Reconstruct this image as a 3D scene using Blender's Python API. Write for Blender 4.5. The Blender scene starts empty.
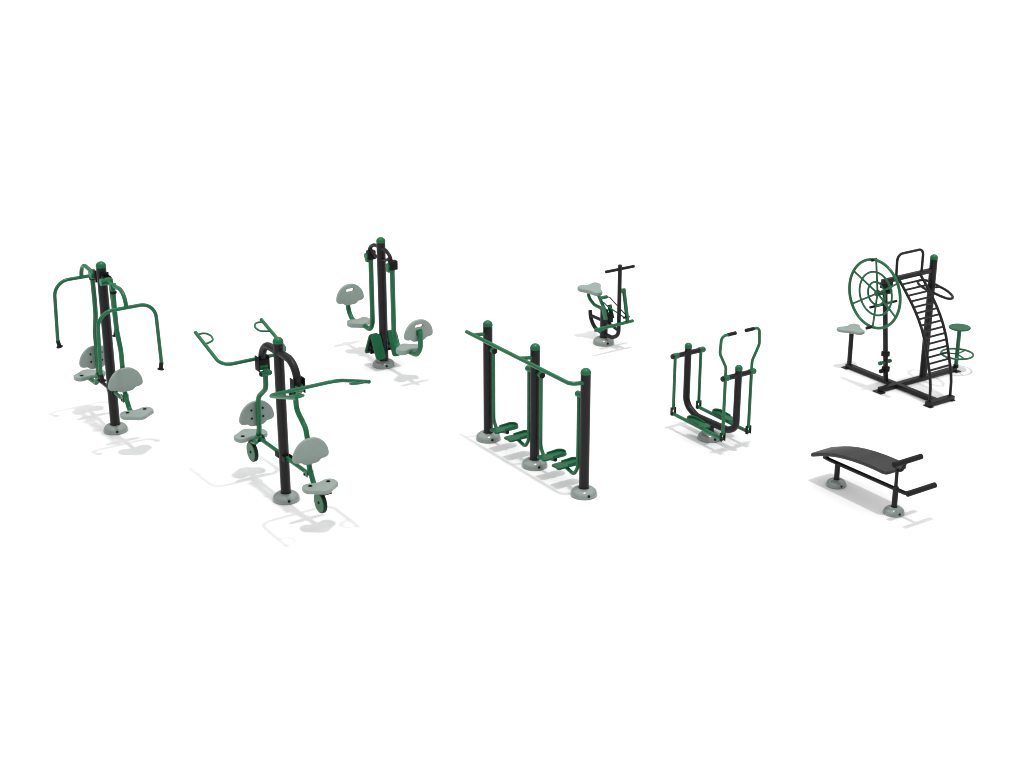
import bpy, bmesh, math
from mathutils import Vector, Matrix

scene = bpy.context.scene
COL = scene.collection
PI = math.pi

# ------------------------------------------------------------------ materials
def material(name, rgb, rough, spec=0.3, bump=0.0, bump_scale=400.0, vary=0.0, coat=0.0):
    m = bpy.data.materials.new(name)
    m.use_nodes = True
    nt = m.node_tree
    b = nt.nodes['Principled BSDF']
    b.inputs['Base Color'].default_value = (*rgb, 1)
    b.inputs['Roughness'].default_value = rough
    b.inputs['Specular IOR Level'].default_value = spec
    b.inputs['Coat Weight'].default_value = coat
    b.inputs['Coat Roughness'].default_value = 0.12
    tc = nt.nodes.new('ShaderNodeTexCoord')
    if vary > 0:
        n = nt.nodes.new('ShaderNodeTexNoise')
        n.inputs['Scale'].default_value = 9.0
        n.inputs['Detail'].default_value = 5.0
        nt.links.new(tc.outputs['Object'], n.inputs['Vector'])
        r = nt.nodes.new('ShaderNodeMapRange')
        r.inputs['To Min'].default_value = 1 - vary
        r.inputs['To Max'].default_value = 1 + vary
        nt.links.new(n.outputs['Fac'], r.inputs['Value'])
        mx = nt.nodes.new('ShaderNodeVectorMath')
        mx.operation = 'SCALE'
        mx.inputs[0].default_value = rgb
        nt.links.new(r.outputs['Result'], mx.inputs['Scale'])
        nt.links.new(mx.outputs['Vector'], b.inputs['Base Color'])
    if bump > 0:
        n2 = nt.nodes.new('ShaderNodeTexNoise')
        n2.inputs['Scale'].default_value = bump_scale
        n2.inputs['Detail'].default_value = 2.0
        nt.links.new(tc.outputs['Object'], n2.inputs['Vector'])
        bp = nt.nodes.new('ShaderNodeBump')
        bp.inputs['Strength'].default_value = bump
        bp.inputs['Distance'].default_value = 0.002
        nt.links.new(n2.outputs['Fac'], bp.inputs['Height'])
        nt.links.new(bp.outputs['Normal'], b.inputs['Normal'])
    return m

GREEN = material('green_powder_coat', (0.0040, 0.138, 0.051), 0.17, 0.25, bump=0.06, vary=0.10)
DGREEN = material('green_moulded_plastic', (0.0030, 0.105, 0.039), 0.32, 0.22, bump=0.08, vary=0.10)
DGREEN_DARK = material('dark_green_rubber', (0.004, 0.020, 0.012), 0.5, 0.15)
BLACK = material('black_powder_coat', (0.0125, 0.0112, 0.0116), 0.34, 0.18, bump=0.10, vary=0.15)
DARK = material('black_steel_fitting', (0.008, 0.0085, 0.0085), 0.5, 0.10)
RUBBER = material('black_rubber_grip', (0.010, 0.010, 0.010), 0.6, 0.14, bump=0.15, bump_scale=250)
GREY = material('grey_moulded_plastic', (0.245, 0.308, 0.278), 0.32, 0.30, bump=0.06, vary=0.04)
COVER = material('grey_cast_base_cover', (0.225, 0.265, 0.246), 0.20, 0.55, vary=0.08, coat=0.35)
VINYL = material('charcoal_padded_board', (0.027, 0.027, 0.027), 0.46, 0.26, bump=0.0, vary=0.0)
_nt = VINYL.node_tree
_tc = [n for n in _nt.nodes if n.type == 'TEX_COORD'][0]
_vo = _nt.nodes.new('ShaderNodeTexVoronoi'); _vo.inputs['Scale'].default_value = 34.0; _vo.inputs['Randomness'].default_value = 0.12
_nt.links.new(_tc.outputs['Object'], _vo.inputs['Vector'])
_cr = _nt.nodes.new('ShaderNodeValToRGB')
_cr.color_ramp.elements[0].position = 0.22; _cr.color_ramp.elements[0].color = (0.008, 0.008, 0.008, 1)
_cr.color_ramp.elements[1].position = 0.34; _cr.color_ramp.elements[1].color = (0.030, 0.030, 0.030, 1)
_nt.links.new(_vo.outputs['Distance'], _cr.inputs['Fac'])
_nt.links.new(_cr.outputs['Color'], _nt.nodes['Principled BSDF'].inputs['Base Color'])
FLOOR = material('white_studio_floor', (0.80, 0.80, 0.80), 0.9, 0.0)

# ------------------------------------------------------------------ object helpers
def finish(name, bm, mat, parent=None, angle=38):
    bmesh.ops.recalc_face_normals(bm, faces=bm.faces[:])
    me = bpy.data.meshes.new(name)
    bm.to_mesh(me)
    bm.free()
    return finish_mesh(name, me, mat, parent, angle)

def finish_mesh(name, me, mat, parent=None, angle=38):
    me.materials.clear()
    me.materials.append(mat)
    for p in me.polygons:
        p.use_smooth = True
    me.set_sharp_from_angle(angle=math.radians(angle))
    o = bpy.data.objects.new(name, me)
    COL.objects.link(o)
    if parent is not None:
        o.parent = parent
    return o

def thing(name, label, cat, loc):
    o = bpy.data.objects.new(name, None)
    o.empty_display_size = 0.2
    COL.objects.link(o)
    o.location = loc
    o['label'] = label
    o['category'] = cat
    return o

def V(*a):
    return Vector(a)

def fillet(pts, rad, n=10):
    """polyline -> polyline with rounded corners; rad: number or list for the inner corners"""
    pts = [Vector(p) for p in pts]
    if len(pts) < 3:
        return pts
    out = [pts[0]]
    for i in range(1, len(pts) - 1):
        r = rad[i - 1] if isinstance(rad, (list, tuple)) else rad
        a, b, c = pts[i - 1], pts[i], pts[i + 1]
        u = (a - b); v = (c - b)
        lu, lv = u.length, v.length
        u.normalize(); v.normalize()
        ang = u.angle(v)
        if r <= 0 or ang > PI - 0.02:
            out.append(b); continue
        t = min(r / math.tan(ang / 2), lu * (0.96 if i == 1 else 0.48), lv * (0.96 if i == len(pts) - 2 else 0.48))
        rr = t * math.tan(ang / 2)
        cen = b + (u + v).normalized() * (rr / math.sin(ang / 2))
        p0 = b + u * t - cen
        p1 = b + v * t - cen
        tot = p0.angle(p1)
        for k in range(n + 1):
            f = k / n
            w = (p0 * math.sin((1 - f) * tot) + p1 * math.sin(f * tot)) / math.sin(tot)
            out.append(cen + w)
    out.append(pts[-1])
    return out

def add_tube(bm, path, r, closed=False, seg=18, cap=0.25, flat=None):
    """sweep a circle (or an ellipse with half axes r, flat) along a path; rounded end caps"""
    P = [Vector(p) for p in path]
    rs = [r] * len(P)
    if not closed and cap > 0:
        # rounded ends: extra rings inside the end
        e = r * cap
        d0 = (P[0] - P[1]).normalized(); d1 = (P[-1] - P[-2]).normalized()
        P = [P[0] - d0 * 0, P[0] - d0 * e] + P[1:-1] + [P[-1] - d1 * e, P[-1]]
        rs = [r * (1 - cap), r] + [r] * (len(P) - 4) + [r, r * (1 - cap)]
    n = len(P)
    T = []
    for i in range(n):
        if closed:
            t = P[(i + 1) % n] - P[i - 1]
        elif i == 0:
            t = P[1] - P[0]
        elif i == n - 1:
            t = P[-1] - P[-2]
        else:
            t = (P[i + 1] - P[i]).normalized() + (P[i] - P[i - 1]).normalized()
        T.append(t.normalized())
    ref = V(0, 0, 1) if abs(T[0].z) < 0.9 else V(1, 0, 0)
    nrm = T[0].cross(ref).cross(T[0]).normalized()
    rings = []
    for i in range(n):
        if i > 0:
            q = T[i - 1].rotation_difference(T[i])
            nrm = q @ nrm
            nrm = (nrm - T[i] * nrm.dot(T[i])).normalized()
        bi = T[i].cross(nrm)
        ring = []
        for k in range(seg):
            a = 2 * PI * k / seg
            rn = (flat if flat else r) * rs[i] / r
            ring.append(bm.verts.new(P[i] + nrm * (math.cos(a) * rn) + bi * (math.sin(a) * rs[i])))
        rings.append(ring)
    m = n if closed else n - 1
    for i in range(m):
        A, B = rings[i], rings[(i + 1) % n]
        for k in range(seg):
            bm.faces.new((A[k], A[(k + 1) % seg], B[(k + 1) % seg], B[k]))
    if not closed:
        bm.faces.new(rings[0][::-1])
        bm.faces.new(rings[-1])

def tube(name, path, r, mat, parent, rad=0.0, closed=False, seg=18, cap=0.25, flat=None):
    bm = bmesh.new()
    add_tube(bm, fillet(path, rad) if not closed else path, r, closed, seg, cap, flat)
    return finish(name, bm, mat, parent)

def add_box(bm, c, s, bev=0.006, rot=None):
    r = bmesh.ops.create_cube(bm, size=1.0)
    vs = r['verts']
    M = Matrix.Translation(Vector(c)) @ (rot.to_4x4() if rot else Matrix()) @ Matrix.Diagonal((*s, 1))
    bmesh.ops.transform(bm, matrix=M, verts=vs)
    if bev > 0:
        es = list({e for v in vs for e in v.link_edges})
        bmesh.ops.bevel(bm, geom=es, offset=bev, segments=2, profile=0.6, affect='EDGES')

def box(name, c, s, mat, parent, bev=0.006, rot=None):
    bm = bmesh.new()
    add_box(bm, c, s, bev, rot)
    return finish(name, bm, mat, parent, 50)

def add_lathe(bm, prof, c=(0, 0, 0), seg=32, axis=None):
    q = V(0, 0, 1).rotation_difference(Vector(axis)).to_matrix() if axis else Matrix.Identity(3)
    rings = []
    for (r, z) in prof:
        if r < 1e-6:
            rings.append([bm.verts.new(q @ V(0, 0, z) + Vector(c))])
        else:
            rings.append([bm.verts.new(q @ V(r * math.cos(2 * PI * k / seg), r * math.sin(2 * PI * k / seg), z) + Vector(c)) for k in range(seg)])
    for A, B in zip(rings, rings[1:]):
        for k in range(seg):
            k2 = (k + 1) % seg
            if len(A) == 1 and len(B) == 1:
                continue
            if len(A) == 1:
                bm.faces.new((A[0], B[k2], B[k]))
            elif len(B) == 1:
                bm.faces.new((A[k], A[k2], B[0]))
            else:
                bm.faces.new((A[k], A[k2], B[k2], B[k]))

def lathe(name, prof, mat, parent, c=(0, 0, 0), axis=None, seg=32):
    bm = bmesh.new()
    add_lathe(bm, prof, c, seg, axis)
    return finish(name, bm, mat, parent)

def disc_prof(r, h, b):
    return [(0, 0), (r - b, 0), (r, b), (r, h - b), (r - b, h), (0, h)]

def disc(name, c, axis, r, h, mat, parent, b=0.005, seg=28):
    a = Vector(axis).normalized()
    return lathe(name, disc_prof(r, h, b), mat, parent, c=Vector(c) - a * h / 2, axis=a, seg=seg)

def smooth_closed(pts, n=8):
    """closed Catmull-Rom through 2D points"""
    out = []
    N = len(pts)
    for i in range(N):
        p0, p1, p2, p3 = (Vector(pts[(i + k - 1) % N]) for k in range(4))
        for k in range(n):
            t = k / n
            out.append(0.5 * ((2 * p1) + (p2 - p0) * t + (2 * p0 - 5 * p1 + 4 * p2 - p3) * t * t + (3 * p1 - p0 - 3 * p2 + p3) * t ** 3))
    return [(v.x, v.y) for v in out]

def plate(name, outline, holes, thick, bev, M, mat, parent):
    """flat moulded plate from a 2D outline with holes, rounded edge, put in place by matrix M"""
    cu = bpy.data.curves.new(name, 'CURVE')
    cu.dimensions = '2D'
    cu.fill_mode = 'BOTH'
    cu.extrude = thick / 2 - bev
    cu.bevel_depth = bev
    cu.bevel_resolution = 3
    cu.offset = -bev
    for poly in [outline] + holes:
        s = cu.splines.new('POLY')
        s.points.add(len(poly) - 1)
        for p, q in zip(s.points, poly):
            p.co = (q[0], q[1], 0, 1)
        s.use_cyclic_u = True
    ob = bpy.data.objects.new(name, cu)
    COL.objects.link(ob)
    dg = bpy.context.evaluated_depsgraph_get()
    me = bpy.data.meshes.new_from_object(ob.evaluated_get(dg))
    bpy.data.objects.remove(ob)
    bpy.data.curves.remove(cu)
    bm = bmesh.new()
    bm.from_mesh(me)
    bmesh.ops.remove_doubles(bm, verts=bm.verts[:], dist=1e-5)
    bmesh.ops.transform(bm, matrix=M, verts=bm.verts[:])
    bm.to_mesh(me)
    bm.free()
    me.name = name
    return finish_mesh(name, me, mat, parent, 50)

def circle2(cx, cy, r, n=20, ry=None):
    ry = ry or r
    return [(cx + r * math.cos(2 * PI * k / n), cy + ry * math.sin(2 * PI * k / n)) for k in range(n)]

def stadium2(cx, cy, hx, hy, n=8):
    out = []
    for k in range(n + 1):
        a = -PI / 2 + PI * k / n
        out.append((cx + hx - hy + hy * math.cos(a), cy + hy * math.sin(a)))
    for k in range(n + 1):
        a = PI / 2 + PI * k / n
        out.append((cx - hx + hy + hy * math.cos(a), cy + hy * math.sin(a)))
    return out

# ------------------------------------------------------------------ repeated kinds of part
def post(root, x, y, h, r=0.057, z0=0.0):
    """black round post with a green domed cap; h = top of the dome"""
    top = h - r - 0.012
    p = lathe('post', [(0, z0), (r, z0), (r, top), (0, top)], BLACK, root, (x, y, 0))
    cap = [(0, top + 0.001), (r + 0.003, top + 0.001), (r + 0.0035, top + 0.012)]
    for k in range(1, 9):
        a = PI / 2 * k / 8
        cap.append(((r + 0.0035) * math.cos(a) if k < 8 else 0, top + 0.012 + r * math.sin(a)))
    lathe('cap', cap, GREEN, p, (x, y, 0))
    return p

def base_cover(root, x, y, R=0.153, r=0.057, h=0.092):
    prof = [(R - 0.004, 0.0), (R, 0.005), (R, 0.016)]
    for k in range(1, 9):
        a = PI / 2 * k / 8
        prof.append((r + 0.006 + (R - r - 0.006) * math.cos(a), 0.016 + (h - 0.016) * math.sin(a)))
    prof += [(r + 0.002, h - 0.004), (r + 0.002, 0.01)]
    c = lathe('base_cover', prof, COVER, root, (x, y, 0), seg=40)
    sc = R / 0.153
    d = V(0.97, -0.24, 0).normalized()
    disc('screw', V(x, y, 0) + d * (R * 0.945) + V(0, 0, 0.040 * sc), V(d.x, d.y, 0.55), 0.016 * sc, 0.024, DARK, c, 0.003, 14)
    disc('screw', V(x, y, 0) - d * (R * 0.945) + V(0, 0, 0.040 * sc), V(-d.x, -d.y, 0.55), 0.016 * sc, 0.024, DARK, c, 0.003, 14)
    return c

# seat outline: two rear lobes (at -u) and one nose (at +u); v is the width
SEAT = smooth_closed([(0.140, 0.0), (0.128, 0.048), (0.085, 0.105), (0.045, 0.165), (0.020, 0.200), (-0.030, 0.214), (-0.085, 0.205),
                      (-0.125, 0.170), (-0.136, 0.115), (-0.115, 0.050), (-0.104, 0.0), (-0.115, -0.050), (-0.136, -0.115),
                      (-0.125, -0.170), (-0.085, -0.205), (-0.030, -0.214), (0.020, -0.200), (0.045, -0.165), (0.085, -0.105), (0.128, -0.048)])
SADDLE = smooth_closed([(0.158, 0.0), (0.142, 0.056), (0.075, 0.088), (0.005, 0.128), (-0.040, 0.172), (-0.085, 0.188), (-0.135, 0.165), (-0.150, 0.105), (-0.130, 0.045), (-0.124, 0.0),
                        (-0.130, -0.045), (-0.150, -0.105), (-0.135, -0.165), (-0.085, -0.188), (-0.040, -0.172), (0.005, -0.128), (0.075, -0.088), (0.142, -0.056)])
def seat(root, x, z, s, y=0.0, thick=0.056, wide=1.0, long=1.0, holes=True, tilt=0.0, outline=None):
    """z = top of the seat, s = +1 / -1: way the nose points along x"""
    M = Matrix.Translation((x, y, z - thick / 2)) @ Matrix.Rotation(tilt, 4, 'Y') @ Matrix.Diagonal((s, 1, 1, 1))
    hs = [circle2(-0.058, q, 0.018) for q in (-0.108, 0.108)] if holes else []
    o = plate('seat', [(u * long, v * wide) for u, v in (outline or SEAT)], hs, thick, 0.016, M, GREY, root)
    if s < 0:
        o.data.flip_normals()
    for q in (-0.108, 0.108) if holes else ():
        lathe('grommet', [(0.010, 0.0), (0.022, 0.0), (0.022, 0.003), (0.0175, 0.003), (0.0175, -thick + 0.008), (0.010, -thick + 0.008), (0.010, 0.0)],
              DARK, o, (x - s * 0.058, y + q, z - 0.001), seg=20)
    return o

BACK = smooth_closed([(0.0, 0.170), (0.085, 0.155), (0.155, 0.105), (0.205, 0.030), (0.226, -0.050), (0.218, -0.100), (0.180, -0.122),
                      (0.130, -0.128), (0.105, -0.148), (0.075, -0.164), (0.0, -0.168), (-0.075, -0.164), (-0.105, -0.148), (-0.130, -0.128),
                      (-0.180, -0.122), (-0.218, -0.100), (-0.226, -0.050), (-0.205, 0.030), (-0.155, 0.105), (-0.085, 0.155)])
def backrest(root, x, z, s, slot=False, thick=0.044, lean=0.0, bolts=True, yoff=0.0):
    """x = middle of the board; s = side the sitter leans on; z = centre height"""
    M = Matrix.Translation((x, yoff, z)) @ Matrix.Rotation(-s * lean, 4, 'Y') @ Matrix(((0, 0, 1, 0), (1, 0, 0, 0), (0, 1, 0, 0), (0, 0, 0, 1)))
    hs = [stadium2(0, 0.064, 0.058, 0.021)] if slot else []
    o = plate('backrest', [(u * 0.945, v * 0.885) for u, v in BACK], hs, thick, 0.013, M, GREY, root)
    zz = (-0.035, -0.125) if slot else (0.055, -0.045)
    if bolts:
        for v in (-0.072, 0.072):
            for w in zz:
                disc('bolt', M @ V(v, w, -s * (thick / 2 + 0.004)), M.to_3x3() @ V(0, 0, 1), 0.0125, 0.014, DARK, o, 0.003, 12)
    return o

# ================================================================== 1 chest press
def chest_press(loc):
    t = thing('chest_press', 'tall double chest press with drooping green handlebars and two grey seats on a black post', 'chest press', loc)
    post(t, 0, 0, 2.183, 0.060)
    base_cover(t, 0, 0, 0.150, 0.060)
    X = 0.725
    for s in (1, -1):
        # pivot bracket under the cap
        pb = box('pivot_bracket', (s * 0.070, 0, 1.985), (0.020, 0.12, 0.15), DARK, t, 0.004)
        for q in (-0.042, 0.042):
            box('bracket_plate', (s * 0.125, q, 1.985), (0.115, 0.012, 0.105), DARK, pb, 0.004)
        hub = disc('pivot_hub', (s * 0.165, -0.012, 1.978), (0, 1, 0), 0.045, 0.145, GREEN, t)
        # press arm with its handlebar
        arm = tube('press_arm', [(s * 0.16, 0, 1.978), (s * 0.30, 0, 1.968), (s * X, 0, 2.0), (s * X, 0, 1.80)], 0.026, GREEN, t, [0.3, 0.24])
        tube('handlebar', [(s * X, -0.378, 1.03), (s * X, -0.352, 1.80), (s * X, 0.352, 1.80), (s * X, 0.378, 1.03)],
             0.0225, GREEN, arm, [0.19, 0.19], seg=20)
        for q in (-1, 1):
            p0, p1 = V(s * X, q * 0.379, 1.052), V(s * X, q * 0.362, 0.962)
            gp = tube('grip', [p0, p1], 0.026, RUBBER, arm)
            disc('grip_flange', p1, p1 - p0, 0.041, 0.016, RUBBER, arm, 0.004, 22)
        # swinging seat frame
        f = tube('seat_frame', [(s * 0.340, 0, 1.955), (s * 0.333, 0, 1.62), (s * 0.343, 0, 1.42), (s * 0.425, 0, 1.17), (s * 0.428, 0, 0.64), (s * 0.545, 0, 0.455), (s * 0.80, 0, 0.444)],
                 0.030, GREEN, t, [0.3, 0.3, 0.3, 0.25, 0.08])
        disc('collar', (s * 0.339, 0, 1.885), (0, 0, 1), 0.041, 0.030, DARK, f)
        disc('collar', (s * 0.340, 0, 1.965), (0, 1, 0), 0.036, 0.075, GREEN, f)
        for q in (-0.034, 0.034):
            box('link_lug', (s * 0.415, q, 0.575), (0.075, 0.008, 0.10), GREEN, f, 0.003)
        # link back to the post
        k = tube('link_bar', [(s * 0.075, 0, 0.535), (s * 0.405, 0, 0.535)], 0.024, GREEN if s > 0 else BLACK, t)
        disc('pin', (s * 0.405, 0, 0.548), (0, 1, 0), 0.015, 0.090, DARK, k)
        box('clamp', (s * 0.075, 0, 0.535), (0.05, 0.075, 0.075), DARK, k)
        backrest(t, s * 0.484, 0.828, s)
        seat(t, s * 0.815, 0.518, s, wide=0.94)
    return t

# ================================================================== 2 pull down machine
def pull_down(loc):
    t = thing('pull_down_machine', 'double lat pull down with curved black yoke, wide green lever bars and small green wheels', 'pull down machine', loc)
    post(t, 0, 0, 1.938)
    base_cover(t, 0, 0)
    tube('yoke', [(-0.428, 0, 1.50), (-0.428, 0, 1.762), (0.428, 0, 1.762), (0.428, 0, 1.50)], 0.044, BLACK, t, 0.22, seg=24)
    for s in (1, -1):
        yb = box('yoke_bracket', (s * 0.378, 0, 1.53), (0.010, 0.124, 0.06), DARK, t, 0.003)
        for q in (-0.062, 0.062):
            box('bracket_plate', (s * 0.428, q, 1.510), (0.105, 0.012, 0.172), DARK, yb, 0.006)
        disc('pivot_hub', (s * 0.430, 0, 1.475), (0, 1, 0), 0.050, 0.106, GREEN, t)
        # lever: a wide U with both arms reaching up and out
        oy = -0.022 if s < 0 else 0.0
        hy = 0.41 if s < 0 else 0.422
        ex = 1.235 if s < 0 else 1.255
        pts = [V(s * ex, -hy + oy, 1.722), V(s * 0.555, -hy + oy, 1.520), V(s * 0.555, hy + oy, 1.520), V(s * ex, hy + oy, 1.722)]
        lv = tube('lever_bar', pts, 0.0215, GREEN, t, 0.13)
        tube('lever_stem', [(s * 0.46, 0, 1.48), (s * 0.555, 0, 1.518)], 0.022, GREEN, lv)
        d = (pts[1] - pts[0]).normalized()
        for q in (-1, 1):
            e = V(s * ex, q * hy + oy, 1.722)
            inn = V(0, -q, 0)
            a0, a1 = e + d * 0.055, e + d * 0.245
            pth = [a0, a0 + inn * 0.10 - d * 0.005, a0 + inn * 0.140 + d * 0.075, a0 + inn * 0.125 + d * 0.165, a1 + inn * 0.03 + d * 0.01, a1]
            tube('hand_loop', pth, 0.0125, GREEN, lv, [0.07, 0.07, 0.07, 0.05], seg=12)
        # seat frame
        f = tube('seat_frame', [(s * 0.360, 0, 1.46), (s * 0.372, 0, 1.215), (s * 0.570, 0, 1.065), (s * 0.603, 0, 0.95), (s * 0.612, 0, 0.62), (s * 0.715, 0, 0.440), (s * 0.92, 0, 0.428)],
                 0.030, GREEN, t, [0.13, 0.12, 0.2, 0.2, 0.08])
        disc('collar', (s * 0.361, 0, 1.405), (0, 1, 0), 0.034, 0.115, GREEN, f)
        for q in (-0.062, 0.062):
            disc('collar_nut', (s * 0.361, q, 1.405), (0, 1, 0), 0.026, 0.018, DARK, f)
        tube('pivot_link', [(s * 0.420, 0, 1.47), (s * 0.361, 0, 1.405)], 0.020, GREEN, f)
        for q in (-0.036, 0.036):
            box('link_lug', (s * 0.598, q, 0.545), (0.070, 0.010, 0.065), GREEN, f, 0.003)
        k = tube('link_bar', [(s * 0.07, 0, 0.535), (s * 0.595, 0, 0.535)], 0.024, GREEN, t)
        disc('pin', (s * 0.565, 0, 0.527), (0, 1, 0), 0.016, 0.095, DARK, k)
        for q in (-0.045, 0.045):
            box('clamp', (s * 0.085, q, 0.535), (0.085, 0.012, 0.065), DARK, k, 0.004)
        backrest(t, s * 0.662, 0.829, s)
        seat(t, s * 0.892, 0.510, s, wide=0.94)
        # wheel under the seat
        w = disc('wheel', (s * 0.840, 0.004, 0.288), (0, 1, 0), 0.112, 0.050, GREEN, t, 0.006, 44)
        lathe('tyre', [(0.108, -0.021), (0.116, -0.021), (0.120, -0.016), (0.120, 0.016), (0.116, 0.021), (0.108, 0.021), (0.108, -0.021)], DGREEN_DARK, w, (s * 0.840, 0.004, 0.288), (0, 1, 0), 44)
        disc('axle', (s * 0.840, 0.004, 0.288), (0, 1, 0), 0.016, 0.066, DARK, w, 0.003, 14)
        box('wheel_bracket', (s * 0.840, 0.040, 0.362), (0.05, 0.010, 0.19), DARK, w, 0.003)
        box('seat_bracket', (s * 0.90, 0.0, 0.446), (0.22, 0.12, 0.014), DARK, f, 0.004)
    return t

# ================================================================== 3 leg press
def leg_press(loc):
    t = thing('leg_press', 'double leg press with slotted grey backrests and tilted green foot pads on a black post', 'leg press', loc)
    post(t, 0.008, 0.012, 1.82, 0.060)
    base_cover(t, 0.004, 0.004, 0.156, 0.060, 0.085)
    for s in (1, -1):
        tube('curved_strut', [(s * 0.05, 0, 1.68), (s * 0.16, 0, 1.675), (s * 0.285, 0, 1.61), (s * 0.295, 0, 1.50)], 0.025, BLACK, t, [0.12, 0.10])
        tube('curved_strut', [(s * 0.05, 0, 1.52), (s * 0.13, 0, 1.53), (s * 0.215, 0, 1.56), (s * 0.25, 0, 1.60)], 0.021, BLACK, t, [0.1, 0.1])
        h = box('pivot_housing', (s * 0.292 + 0.020, 0.012, 1.507), (0.088, 0.110, 0.125), DARK, t, 0.012)
        disc('pivot_hub', (s * 0.290, -0.030, 1.495), (0, 1, 0), 0.042, 0.075, GREEN, h)
        box('clamp', (s * 0.288, -0.012, 1.44), (0.075, 0.10, 0.055), GREEN, h, 0.01)
        zj = 0.372 if s > 0 else 0.408
        f = tube('seat_frame', [(s * 0.288, 0, 1.45), (s * 0.290, 0, 0.52), (s * 0.365, 0, zj), (s * 0.50, 0, zj + 0.012), (s * 0.88, 0, 0.415), (s * 0.985, 0, 0.53), (s * 0.985, 0, 0.775)],
                 0.034, GREEN, t, [0.22, 0.12, 0.3, 0.13, 0.2])
        f.location.y = 0.015
        box('seat_bracket', (s * 0.63, 0, 0.400), (0.16, 0.12, 0.012), DARK, f, 0.003)
        box('back_bracket', (s * 0.958, 0.0, 0.750), (0.014, 0.085, 0.075), GREEN, f, 0.004)
        backrest(t, s * 0.930, 0.770, -s, slot=True, lean=0.06, bolts=False, yoff=0.02)
        seat(t, s * 0.640, 0.467, -s, y=0.008, thick=0.072, wide=0.80, long=0.95, holes=False)
    # foot pads: two tents of sloping pads, one each side of the post
    for q in (-1, 1):
        for s in (1, -1):
            a = math.atan2(0.150, 0.31)
            rot = Matrix.Rotation(-s * a, 3, 'Y')
            c = V(s * 0.092 + 0.01, q * 0.128, 0.325)
            M = Matrix.Translation(c) @ Matrix.Rotation(-s * a, 4, 'Y') @ Matrix(((0, 0, 1, 0), (1, 0, 0, 0), (0, 1, 0, 0), (0, 0, 0, 1)))
            o = []
            hw, hh, rr = 0.074, 0.176, 0.042
            for (cx, cy, a0) in ((hw - rr, hh - rr, 0), (-hw + rr, hh - rr, 90), (-hw + rr, -hh + rr, 180), (hw - rr, -hh + rr, 270)):
                for k in range(6):
                    an = math.radians(a0 + 90 * k / 5)
                    o.append((cx + rr * math.cos(an), cy + rr * math.sin(an)))
            p = plate('foot_pad', o, [], 0.024, 0.007, M, DGREEN, t)
            box('pad_backing', c - rot @ V(s * 0.018, 0, 0.02), (0.014, 0.09, 0.22), DARK, p, 0.003, rot)
    for z in (0.30, 0.225):
        tube('foot_bar', [(0.01, -0.20, z), (0.01, 0.20, z)], 0.017, DARK, t)
    tube('foot_bar', [(-0.10, 0.13, 0.21), (0.12, 0.13, 0.21)], 0.012, DARK, t)
    tube('foot_bar', [(-0.10, -0.13, 0.21), (0.12, -0.13, 0.21)], 0.012, DARK, t)
    return t

# ================================================================== 4 double air walker
def air_walker(loc):
    t = thing('air_walker', 'wide double air walker with three black posts, long green handrail and four green footplates', 'air walker', loc)
    xs = (0.0, 0.995, 1.975)
    for x in xs:
        post(t, x, 0, 1.530)
        base_cover(t, x, 0)
    hr = tube('handrail', [(-0.185, -0.185, 1.370), (1.945, -0.185, 1.370), (1.990, -0.02, 1.365)], 0.0245, GREEN, t, 0.09)
    for x in xs[:2]:
        tube('rail_bracket', [(x - 0.055, -0.18, 1.370), (x - 0.03, -0.13, 1.368), (x, -0.045, 1.366)], 0.022, GREEN, hr, 0.06)
    outline = smooth_closed([(0.072, -0.150), (0.075, 0.0), (0.078, 0.12), (0.055, 0.175), (0.0, 0.195), (-0.055, 0.175), (-0.078, 0.12), (-0.075, 0.0), (-0.072, -0.150), (0.0, -0.158)], 6)
    for (x, s) in ((xs[0], 1), (xs[1], -1), (xs[1], 1), (xs[2], -1)):
        d = disc('pivot_hub', (x + s * 0.085, 0, 1.182), (1, 0, 0), 0.034, 0.10, DARK if s > 0 else GREEN, t)
        disc('hub_cap', (x + s * 0.150, 0, 1.182), (1, 0, 0), 0.035, 0.022, DARK if s > 0 else GREEN, d)
        xa = x + s * 0.122
        a = tube('swing_arm', [(xa, 0, 1.182), (xa, 0, 0.29), (x + s * 0.195, 0, 0.180), (x + s * 0.415, 0, 0.230)], 0.022, GREEN, t, [0.16, 0.07])
        disc('arm_eye', (xa, 0, 1.182), (1, 0, 0), 0.037, 0.052, GREEN, a)
        disc('end_plug', (x + s * 0.418, 0, 0.2308), (s, 0, 0.196), 0.0235, 0.02, DARK, a, 0.003, 16)
        px = x + s * 0.345
        fp = plate('footplate', outline, [], 0.026, 0.008, Matrix.Translation((px, 0.0, 0.252)), DGREEN, t)
        # raised rim round the heel end and ribs on the tread
        rim = [(px + 0.068 * math.cos(math.radians(k)), 0.115 + 0.068 * math.sin(math.radians(k)), 0.270) for k in range(-20, 201, 20)]
        rim = [(px + 0.068, -0.02, 0.262)] + rim + [(px - 0.068, -0.02, 0.262)]
        tube('rim', rim, 0.010, DGREEN, fp, 0, seg=10, flat=0.02)
    return t

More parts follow.
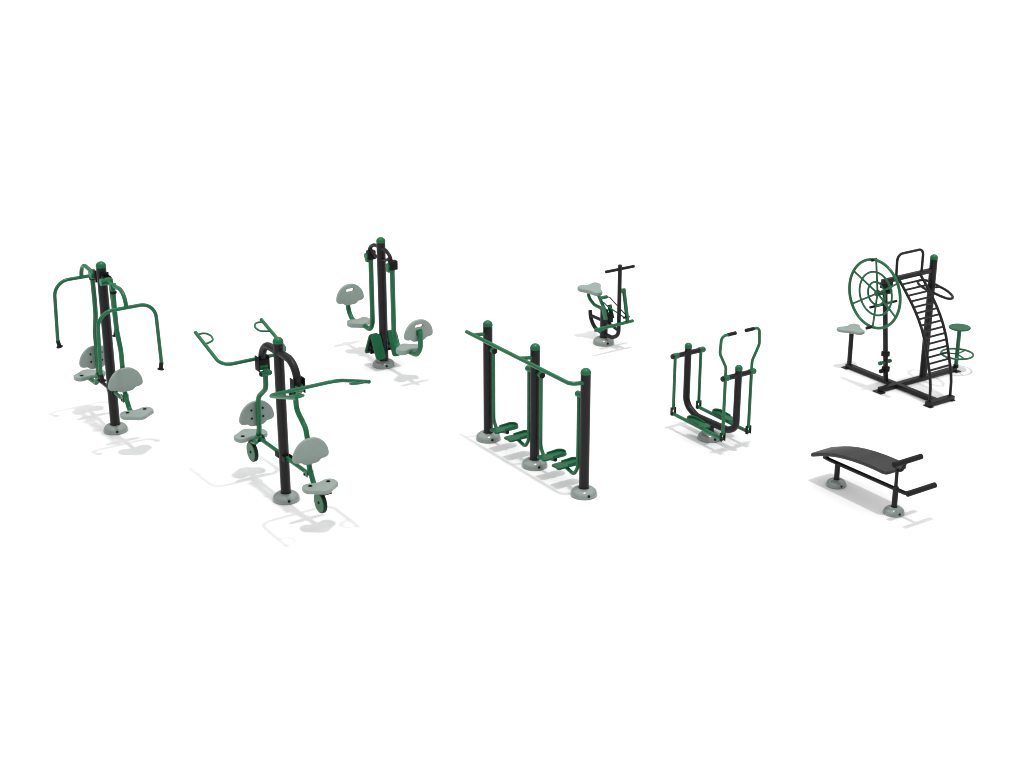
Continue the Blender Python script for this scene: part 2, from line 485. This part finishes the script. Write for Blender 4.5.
# ================================================================== 5 exercise bike
def exercise_bike(loc):
    t = thing('exercise_bike', 'small black and green exercise bike with grey saddle and plain T handlebar', 'exercise bike', loc)
    lathe('post', [(0, 0), (0.056, 0), (0.056, 0.498), (0.050, 0.504), (0, 0.504)], BLACK, t)
    base_cover(t, 0, 0, 0.153, 0.056, 0.095)
    fr = tube('curved_frame', [(-0.330, 0, 0.405), (-0.318, 0, 0.29), (-0.215, 0, 0.165), (0.0, 0, 0.142), (0.20, 0, 0.142), (0.342, 0, 0.22), (0.342, 0, 0.45), (0.338, 0, 1.245)],
              0.029, BLACK, t, [0.2, 0.2, 0.2, 0.13, 0.13, 0.5])
    tube('brace', [(-0.30, 0, 0.330), (-0.03, 0, 0.330)], 0.024, BLACK, fr)
    tube('brace', [(0.04, 0, 0.345), (0.335, 0, 0.285)], 0.022, BLACK, fr)
    tube('handlebar', [(0.338, -0.25, 1.182), (0.338, 0.25, 1.182)], 0.0215, RUBBER, t)
    # saddle on a rocking frame
    for q in (-0.056, 0.056):
        box('rocker_plate', (0.080, q, 0.485), (0.100, 0.010, 0.20), GREEN, t, 0.004, Matrix.Rotation(math.radians(22), 3, 'Y').inverted())
    box('rocker_block', (0.115, 0, 0.415), (0.075, 0.095, 0.14), DARK, t, 0.01)
    tube('saddle_tube', [(-0.385, 0, 0.70), (-0.375, 0, 0.585), (-0.24, 0, 0.510), (-0.02, 0, 0.500)], 0.025, GREEN, t, [0.12, 0.15])
    tube('saddle_strut', [(-0.160, 0, 0.70), (-0.085, 0, 0.61), (0.07, 0, 0.44)], 0.025, GREEN, t, 0.1)
    seat(t, -0.275, 0.752, 1, thick=0.060, wide=1.0, long=1.08, holes=False, tilt=math.radians(8), outline=SADDLE)
    disc('pivot_hub', (-0.030, 0.02, 0.672), (0, 1, 0), 0.026, 0.10, GREEN, t)
    # rods to the foot lever
    tube('rod', [(-0.03, 0.06, 0.672), (0.04, 0.06, 0.685), (0.42, 0.06, 0.525)], 0.0085, DARK, t, 0.03, seg=10)
    tube('rod', [(-0.02, 0.0, 0.605), (0.06, 0.0, 0.575), (0.405, 0.065, 0.475)], 0.010, GREEN, t, 0.03, seg=10)
    lv = tube('foot_lever', [(0.355, 0.06, 0.895), (0.415, 0.095, 0.43)], 0.025, GREEN, t, flat=0.034)
    disc('lever_hub', (0.352, 0.045, 0.868), (0, 1, 0), 0.030, 0.085, GREEN, lv)
    tube('foot_bar', [(0.40, -0.455, 0.398), (0.405, 0.205, 0.412)], 0.024, GREEN, t)
    tube('foot_bar_end', [(0.40, -0.30, 0.385), (0.40, -0.38, 0.366), (0.40, -0.462, 0.390)], 0.015, GREEN, t, 0.05)
    disc('rod_pin', (0.412, 0.075, 0.49), (0, 1, 0), 0.016, 0.11, DARK, t)
    return t

# ================================================================== 6 elliptical
def elliptical(loc):
    t = thing('elliptical_trainer', 'green and black elliptical trainer with a U shaped frame and two curved hand levers', 'elliptical trainer', loc)
    r = 0.043
    fr = tube('curved_frame', [(-0.438, 0, 1.04), (-0.438, 0, 0.30), (-0.23, 0, 0.205), (0.36, 0, 0.222), (0.494, 0, 0.30), (0.494, 0, 1.035)], r, BLACK, t, [0.24, 0.24, 0.16, 0.15], seg=24, cap=0)
    for x, zt in ((-0.438, 1.04), (0.494, 1.035)):
        cp = [(0, zt + 0.001), (r + 0.003, zt + 0.001), (r + 0.003, zt + 0.022)]
        for k in range(1, 9):
            a = PI / 2 * k / 8
            cp.append(((r + 0.003) * math.cos(a) if k < 8 else 0, zt + 0.022 + r * math.sin(a)))
        lathe('cap', cp, GREEN, fr, (x, 0, 0))
    lathe('stub_post', [(0, 0), (0.05, 0), (0.05, 0.19), (0, 0.19)], BLACK, t, (0.03, 0, 0))
    base_cover(t, 0.03, 0, 0.150, 0.05, 0.092)
    for x in (-0.436, 0.494):
        dz = 0.0 if x < 0 else -0.022
        cb = tube('crossbar', [(x, -0.262, 0.972), (x, 0.262, 0.972)], 0.032, BLACK, t, seg=22)
        for q in (-1, 1):
            disc('collar', (x, q * 0.203 + 0.006, 0.972), (0, 1, 0), 0.038, 0.075, GREEN, cb)
            pts = [(x, q * 0.203, 0.972), (x, q * 0.203, 0.275 + dz)]
            rod = tube('hanging_rod', pts, 0.0205, GREEN, t)
            for u in (-0.022, 0.022):
                box('fork', (x, q * 0.203 + u * 1.2, 0.250 + dz), (0.040, 0.012, 0.105), DGREEN_DARK, rod, 0.004)
            disc('pin', (x, q * 0.203, 0.222 + dz), (0, 1, 0), 0.015, 0.075, DARK, rod, 0.003, 14)
    for q in (-1, 1):
        x = 0.494
        bar = tube('pedal_bar', [(-0.445, q * 0.203, 0.216), (0.505, q * 0.203, 0.200)], 0.023, GREEN, t)
        # moulded footplate with a raised toe rim, on the bar
        yc = q * 0.203 + 0.042
        o = smooth_closed([(0.185, 0.0), (0.172, 0.050), (0.11, 0.066), (0.0, 0.060), (-0.11, 0.066), (-0.175, 0.048), (-0.195, 0.0), (-0.175, -0.048), (-0.11, -0.066), (0.0, -0.060), (0.11, -0.066), (0.172, -0.050)], 6)
        fp = plate('footplate', o, [], 0.026, 0.008, Matrix.Translation((-0.005, yc, 0.226)), DGREEN, bar)
        rim = [(-0.105 + 0.085 * math.cos(math.radians(k)), yc + 0.056 * math.sin(math.radians(k)), 0.248) for k in range(90, 271, 15)]
        rim = [(0.05, yc + 0.056, 0.236)] + rim + [(0.05, yc - 0.056, 0.236)]
        tube('toe_rim', rim, 0.011, DGREEN, fp, 0, seg=10, flat=0.020)
        hl = tube('hand_lever', [(x, q * 0.203, 0.985), (x, q * 0.203, 1.11), (x, q * 0.306, 1.30), (x, q * 0.292, 1.513), (x, q * 0.078, 1.513)], 0.0185, GREEN, t, [0.12, 0.12, 0.065])
        tube('grip', [(x, q * 0.205, 1.513), (x, q * 0.072, 1.513)], 0.0225, RUBBER, hl)
    return t

# ================================================================== 7 multi gym
def multi_gym(loc):
    t = thing('multi_gym', 'black multi gym frame with curved ladder, green spoked wheel, grey saddle and green stool', 'multi gym', loc)
    # floor frame
    b = box('floor_beam', (-0.095, -0.050, 0.040), (1.63, 0.078, 0.055), BLACK, t, 0.010)
    b2 = box('floor_beam', (0.0, 0.355, 0.038), (0.078, 1.43, 0.053), BLACK, t, 0.010)
    b3 = box('floor_beam', (0.715, 0.0, 0.0385), (0.085, 0.47, 0.055), BLACK, t, 0.010)
    box('end_plate', (-0.905, -0.050, 0.007), (0.10, 0.13, 0.014), BLACK, b, 0.003)
    box('end_plate', (0.0, -0.365, 0.007), (0.15, 0.09, 0.014), BLACK, b2, 0.003)
    box('end_plate', (0.0, 1.070, 0.007), (0.14, 0.09, 0.014), BLACK, b2, 0.003)
    box('end_plate', (0.715, -0.208, 0.0065), (0.125, 0.066, 0.013), BLACK, b3, 0.003)
    box('end_plate', (0.715, 0.200, 0.0065), (0.11, 0.070, 0.013), BLACK, b3, 0.003)
    # main post
    post(t, 0.0, 0.45, 1.748, 0.050, 0.060)
    # leaning wheel post and the top beam
    pb, pt = V(-0.158, -0.085, 0.05), V(-0.082, -0.337, 1.50)
    at = lambda z: pb + (pt - pb) * ((z - pb.z) / (pt.z - pb.z))
    wp = tube('wheel_post', [pb, pt], 0.033, BLACK, t, seg=20)
    box('top_beam', (0.0, -0.025, 1.535), (0.058, 0.89, 0.058), BLACK, t, 0.008)
    box('head_block', (-0.020, -0.370, 1.472), (0.09, 0.15, 0.085), DARK, t, 0.010)
    # ladder
    prof = [(0.0, 1.535), (0.09, 1.452), (0.18, 1.358), (0.265, 1.268), (0.34, 1.176), (0.408, 1.082), (0.467, 0.985), (0.508, 0.902), (0.545, 0.820),
            (0.603, 0.645), (0.640, 0.520), (0.667, 0.430), (0.690, 0.330), (0.702, 0.25), (0.708, 0.06)]
    hw = lambda z: 0.190 + 0.006 * (z - 0.06) / 1.47
    for q in (-1, 1):
        tube('ladder_rail', [(x, 0.005 + q * hw(z), z) for x, z in prof], 0.0190, BLACK, t, seg=14)
    L = [0.0]
    for a, c in zip(prof, prof[1:]):
        L.append(L[-1] + math.hypot(c[0] - a[0], c[1] - a[1]))
    n = 16
    for k in range(n):
        d = 0.10 + k * (L[12] - 0.058 - 0.10) / (n - 1)
        i = max(j for j in range(len(L) - 1) if L[j] <= d)
        f = (d - L[i]) / (L[i + 1] - L[i])
        x = prof[i][0] + f * (prof[i + 1][0] - prof[i][0]); z = prof[i][1] + f * (prof[i + 1][1] - prof[i][1])
        tube('rung', [(x, 0.005 - hw(z), z), (x, 0.005 + hw(z), z)], 0.0145, BLACK, t, seg=12)
    tube('top_loop', [(0.0, -0.225, 1.54), (0.0, -0.235, 1.857), (0.0, 0.238, 1.857), (0.0, 0.238, 1.54)], 0.0185, BLACK, t, 0.085, seg=14)
    # dip loop round the main post
    o = []
    for k in range(40):
        a = 2 * PI * k / 40
        u, v = math.cos(a), math.sin(a)
        o.append(V(0.085 + 0.315 * math.copysign(abs(u) ** 0.8, u), 0.440 - 0.045 * u + (0.118 - 0.020 * u) * math.copysign(abs(v) ** 0.85, v), 1.295 - 0.035 * u))
    tube('dip_bar', o, 0.0180, BLACK, t, closed=True, seg=14)
    tube('dip_bar_bracket', [(0.05, 0.328, 1.295), (0.0, 0.45, 1.295), (0.05, 0.555, 1.295)], 0.014, BLACK, t, 0.0, seg=12)
    # wheel, dished towards the post
    cx, cy, cz, R = -0.116, -0.475, 1.342, 0.447
    hubc = V(cx, cy + 0.055, cz)
    ring = lambda r, dy: [V(cx + r * math.cos(2 * PI * k / 72), cy + dy, cz + r * math.sin(2 * PI * k / 72)) for k in range(72)]
    w = tube('hand_wheel', ring(R, 0), 0.0200, GREEN, t, closed=True, seg=14)
    tube('wheel_ring', ring(R * 0.635, 0.020), 0.0145, GREEN, w, closed=True, seg=12)
    tube('wheel_ring', ring(R * 0.335, 0.037), 0.0145, GREEN, w, closed=True, seg=12)
    for k in range(6):
        a = math.radians(92 + 60 * k)
        e = V(cx + R * math.cos(a), cy, cz + R * math.sin(a))
        tube('spoke', [hubc + (e - hubc).normalized() * 0.03, e], 0.0140, GREEN, w, seg=10)
    disc('wheel_hub', hubc, (0, 1, 0), 0.040, 0.05, DGREEN, w)
    tube('axle', [hubc, hubc + V(0.045, 0.12, 0.0)], 0.030, GREEN, t)
    disc('axle_housing', (-0.085, -0.275, 1.350), (0, 1, 0), 0.040, 0.12, DARK, t)
    for a in (97, 270):
        e = V(cx + R * math.cos(math.radians(a)), cy, cz + R * math.sin(math.radians(a)))
        tube('grip', [e + V(0, 0.05 if a < 180 else 0.02, 0), e + V(0, -0.045 if a < 180 else -0.10, 0)], 0.021, RUBBER, w)
    # crank with two grips on the saddle side of the post
    ck = V(-0.150, -0.258, 1.155)
    cr = tube('crank', [ck + V(0, -0.10, 0), ck + V(0, 0.10, 0)], 0.021, GREEN, t)
    tube('crank_arm', [ck, at(1.155)], 0.018, GREEN, cr)
    for q in (-1, 1):
        tube('grip', [ck + V(0, q * 0.085, 0), ck + V(0, q * 0.245, 0)], 0.0175, RUBBER, cr)
    # fittings low on the wheel post
    p = at(0.455)
    box('post_clamp', p, (0.085, 0.085, 0.070), DARK, t, 0.012)
    pk = at(0.335)
    pd = tube('pedal', [pk + V(0, -0.115, 0), pk + V(0, 0.085, 0)], 0.022, GREEN, t)
    disc('pedal_end', pk + V(0, 0.075, 0), (0, 1, 0), 0.027, 0.04, DGREEN, pd)
    disc('pedal_end', pk + V(0, -0.10, 0), (0, 1, 0), 0.027, 0.04, GREEN, pd)
    box('post_clamp', at(0.23), (0.075, 0.085, 0.075), DARK, t, 0.010)
    disc('knob', at(0.215) + V(0, -0.075, 0), (0, 1, 0), 0.028, 0.06, DARK, t)
    # saddle
    tube('saddle_post', [(-0.868, -0.055, 0.055), (-0.868, -0.055, 0.53)], 0.032, BLACK, t, seg=20)
    seat(t, -0.875, 0.572, 1, y=-0.020, thick=0.045, wide=1.0, long=1.12, holes=False, outline=SADDLE)
    # stool with foot ring
    st = tube('stool_post', [(0.0, 1.083, 0.055), (0.0, 1.083, 0.615)], 0.028, GREEN, t, seg=20)
    disc('stool_foot', (0.0, 1.083, 0.072), (0, 0, 1), 0.035, 0.05, DARK, st)
    lathe('stool_top', [(0, 0.602), (0.11, 0.604), (0.142, 0.612), (0.147, 0.622), (0.140, 0.632), (0.10, 0.636), (0, 0.637)], DGREEN, t, (0, 1.083, 0), seg=44)
    fr = tube('foot_ring', [V(0.212 * math.cos(2 * PI * k / 56), 1.083 + 0.212 * math.sin(2 * PI * k / 56), 0.245) for k in range(56)], 0.0145, GREEN, t, closed=True, seg=12)
    for k in range(3):
        a = math.radians(100 + 120 * k)
        tube('ring_spoke', [(0.02 * math.cos(a), 1.083 + 0.02 * math.sin(a), 0.245), (0.21 * math.cos(a), 1.083 + 0.21 * math.sin(a), 0.245)], 0.011, GREEN, fr, seg=10)
    return t

# ================================================================== 8 sit-up bench
def sit_up_bench(loc):
    t = thing('sit_up_bench', 'low black curved sit up bench with padded foot rollers on two grey footed legs', 'sit up bench', loc)
    leg = tube('leg', [(0, 0, 0.0), (0, 0, 0.285)], 0.032, BLACK, t, seg=20)
    base_cover(t, 0, 0, 0.118, 0.032, 0.080)
    tube('leg', [(0.898, 0, 0.0), (0.898, 0, 0.325)], 0.032, BLACK, t, seg=20)
    tube('upright', [(0.896, 0, 0.30), (0.893, 0, 0.545)], 0.020, BLACK, t, seg=16)
    base_cover(t, 0.898, 0, 0.118, 0.032, 0.080)
    tube('rail', [(-0.225, 0, 0.277), (-0.12, 0, 0.272), (0.90, 0, 0.292), (1.045, 0, 0.295), (1.24, 0, 0.41)], 0.024, BLACK, t, [0.3, 0.4, 0.12], seg=18)
    box('board_bracket', (-0.195, 0, 0.310), (0.05, 0.05, 0.065), BLACK, t, 0.008)
    tube('foot_roller', [(1.24, -0.200, 0.41), (1.24, 0.240, 0.41)], 0.032, RUBBER, t, seg=22)
    tube('foot_roller', [(1.02, -0.205, 0.672), (1.02, 0.230, 0.672)], 0.032, RUBBER, t, seg=22)
    tube('roller_strut', [(0.885, 0, 0.50), (0.965, 0, 0.54), (1.02, 0, 0.672)], 0.016, BLACK, t, 0.06)
    # curved board, swept along x with rounded corners
    ctl = [(-0.272, 0.345), (-0.250, 0.353), (-0.20, 0.372), (-0.10, 0.413), (0.0, 0.447), (0.12, 0.480), (0.25, 0.505), (0.40, 0.525), (0.55, 0.537), (0.70, 0.542), (0.80, 0.541), (0.905, 0.534)]
    bm = bmesh.new()
    def prof_at(x):
        for a, c in zip(ctl, ctl[1:]):
            if a[0] <= x <= c[0]:
                f = (x - a[0]) / (c[0] - a[0])
                return a[1] + f * (c[1] - a[1])
        return ctl[-1][1]
    N = 48
    x0, x1 = ctl[0][0], ctl[-1][0]
    hwid = 0.185
    def half(x):
        w = hwid
        e = x1 - x
        if e < 0.09:
            w -= 0.09 - math.sqrt(max(0.0, 0.09 ** 2 - (0.09 - e) ** 2))
        e = x - x0
        if e < 0.035:
            w -= 0.035 - math.sqrt(max(0.0, 0.035 ** 2 - (0.035 - e) ** 2))
        return w
    xs = sorted({x0 + (x1 - x0) * k / N for k in range(N + 1)} | {x1 - 0.09 * (1 - math.cos(a * PI / 20)) for a in range(11)} | {x0 + 0.035 * (1 - math.cos(a * PI / 12)) for a in range(7)})
    xs = [x for i, x in enumerate(xs) if i == 0 or x - xs[i - 1] > 1e-4]
    th = 0.046
    rows = []
    for x in xs:
        w = half(x); z = prof_at(x)
        e = min(x - x0, x1 - x)
        tk = th * (0.55 + 0.45 * min(1.0, math.sqrt(max(e, 0) / 0.03)))
        sec = []
        rc = min(tk / 2, 0.018)
        for (yy, zz, a0) in ((w - rc, -rc, 0), (-(w - rc), -rc, 90), (-(w - rc), -tk + rc, 180), (w - rc, -tk + rc, 270)):
            for k in range(5):
                a = math.radians(a0 + 90 * k / 4)
                sec.append(bm.verts.new((x, yy + rc * math.cos(a), z + zz + rc * math.sin(a))))
        rows.append(sec)
    m = len(rows[0])
    for A, B in zip(rows, rows[1:]):
        for k in range(m):
            bm.faces.new((A[k], A[(k + 1) % m], B[(k + 1) % m], B[k]))
    bm.faces.new(rows[0]); bm.faces.new(rows[-1][::-1])
    finish('padded_board', bm, VINYL, t, 45)
    return t

chest_press((-18.667, 6.645, 0))
pull_down((-15.665, 7.475, 0))
leg_press((-18.857, 10.559, 0))
air_walker((-15.877, 10.328, 0))
exercise_bike((-17.91, 13.61, 0))
elliptical((-14.409, 12.584, 0))
multi_gym((-14.342, 15.809, 0))
sit_up_bench((-12.498, 12.882, 0))

# ------------------------------------------------------------------ setting
bm = bmesh.new()
c0 = V(-20, 13, 0)
for (x, y) in ((-1, -1), (1, -1), (1, 1), (-1, 1)):
    bm.verts.new(c0 + V(x * 400, y * 400, 0))
bm.faces.new(bm.verts[:])
g = finish('floor', bm, FLOOR)
g['kind'] = 'structure'

# ------------------------------------------------------------------ light: white studio surround and one high lamp
w = bpy.data.worlds.new('World')
scene.world = w
w.use_nodes = True
WORLD_LOW, WORLD_HIGH = 0.10, 1.64
nt = w.node_tree
bg = nt.nodes['Background']
tc = nt.nodes.new('ShaderNodeTexCoord')
sp = nt.nodes.new('ShaderNodeSeparateXYZ')
nt.links.new(tc.outputs['Generated'], sp.inputs[0])
mr = nt.nodes.new('ShaderNodeMapRange')
mr.inputs['From Min'].default_value = 0.0
mr.inputs['From Max'].default_value = 1.0
mr.inputs['To Min'].default_value = WORLD_LOW
mr.inputs['To Max'].default_value = WORLD_HIGH
nt.links.new(sp.outputs['Z'], mr.inputs['Value'])
bg.inputs['Color'].default_value = (1, 1, 1, 1)
nt.links.new(mr.outputs['Result'], bg.inputs['Strength'])
la = bpy.data.lights.new('studio_lamp', 'AREA')
la.shape = 'DISK'
D = 62.0
la.size = D * 0.036
E = 0.31 * PI / 0.8
la.energy = E * PI * D * D
lo = bpy.data.objects.new('studio_lamp', la)
COL.objects.link(lo)
tgt = V(-14.5, 11.5, 0)
dirn = V(-0.09, 0.008, -1).normalized()
lo.location = tgt - dirn * D
lo.rotation_euler = dirn.to_track_quat('-Z', 'Y').to_euler()

# ------------------------------------------------------------------ camera
p, y = math.radians(20.82), math.radians(-56.08)
fw = V(math.sin(y) * math.cos(p), math.cos(y) * math.cos(p), -math.sin(p))
rt = V(math.cos(y), -math.sin(y), 0)
up = rt.cross(fw)
cd = bpy.data.cameras.new('camera')
cd.sensor_width = 36
cd.lens = 1677.3 / 1024 * 36
cd.clip_start = 0.1
cd.clip_end = 2000
co = bpy.data.objects.new('camera', cd)
COL.objects.link(co)
co.matrix_world = Matrix.Translation((0, 0, 7.92)) @ Matrix((rt, up, -fw)).transposed().to_4x4()
scene.camera = co

scene.view_settings.view_transform = 'Standard'
scene.view_settings.look = 'None'
scene.view_settings.exposure = 0
scene.view_settings.gamma = 1
scene.view_settings.use_curve_mapping = False
scene.render.engine = 'CYCLES'
scene.cycles.use_denoising = True
scene.cycles.filter_width = 1.0
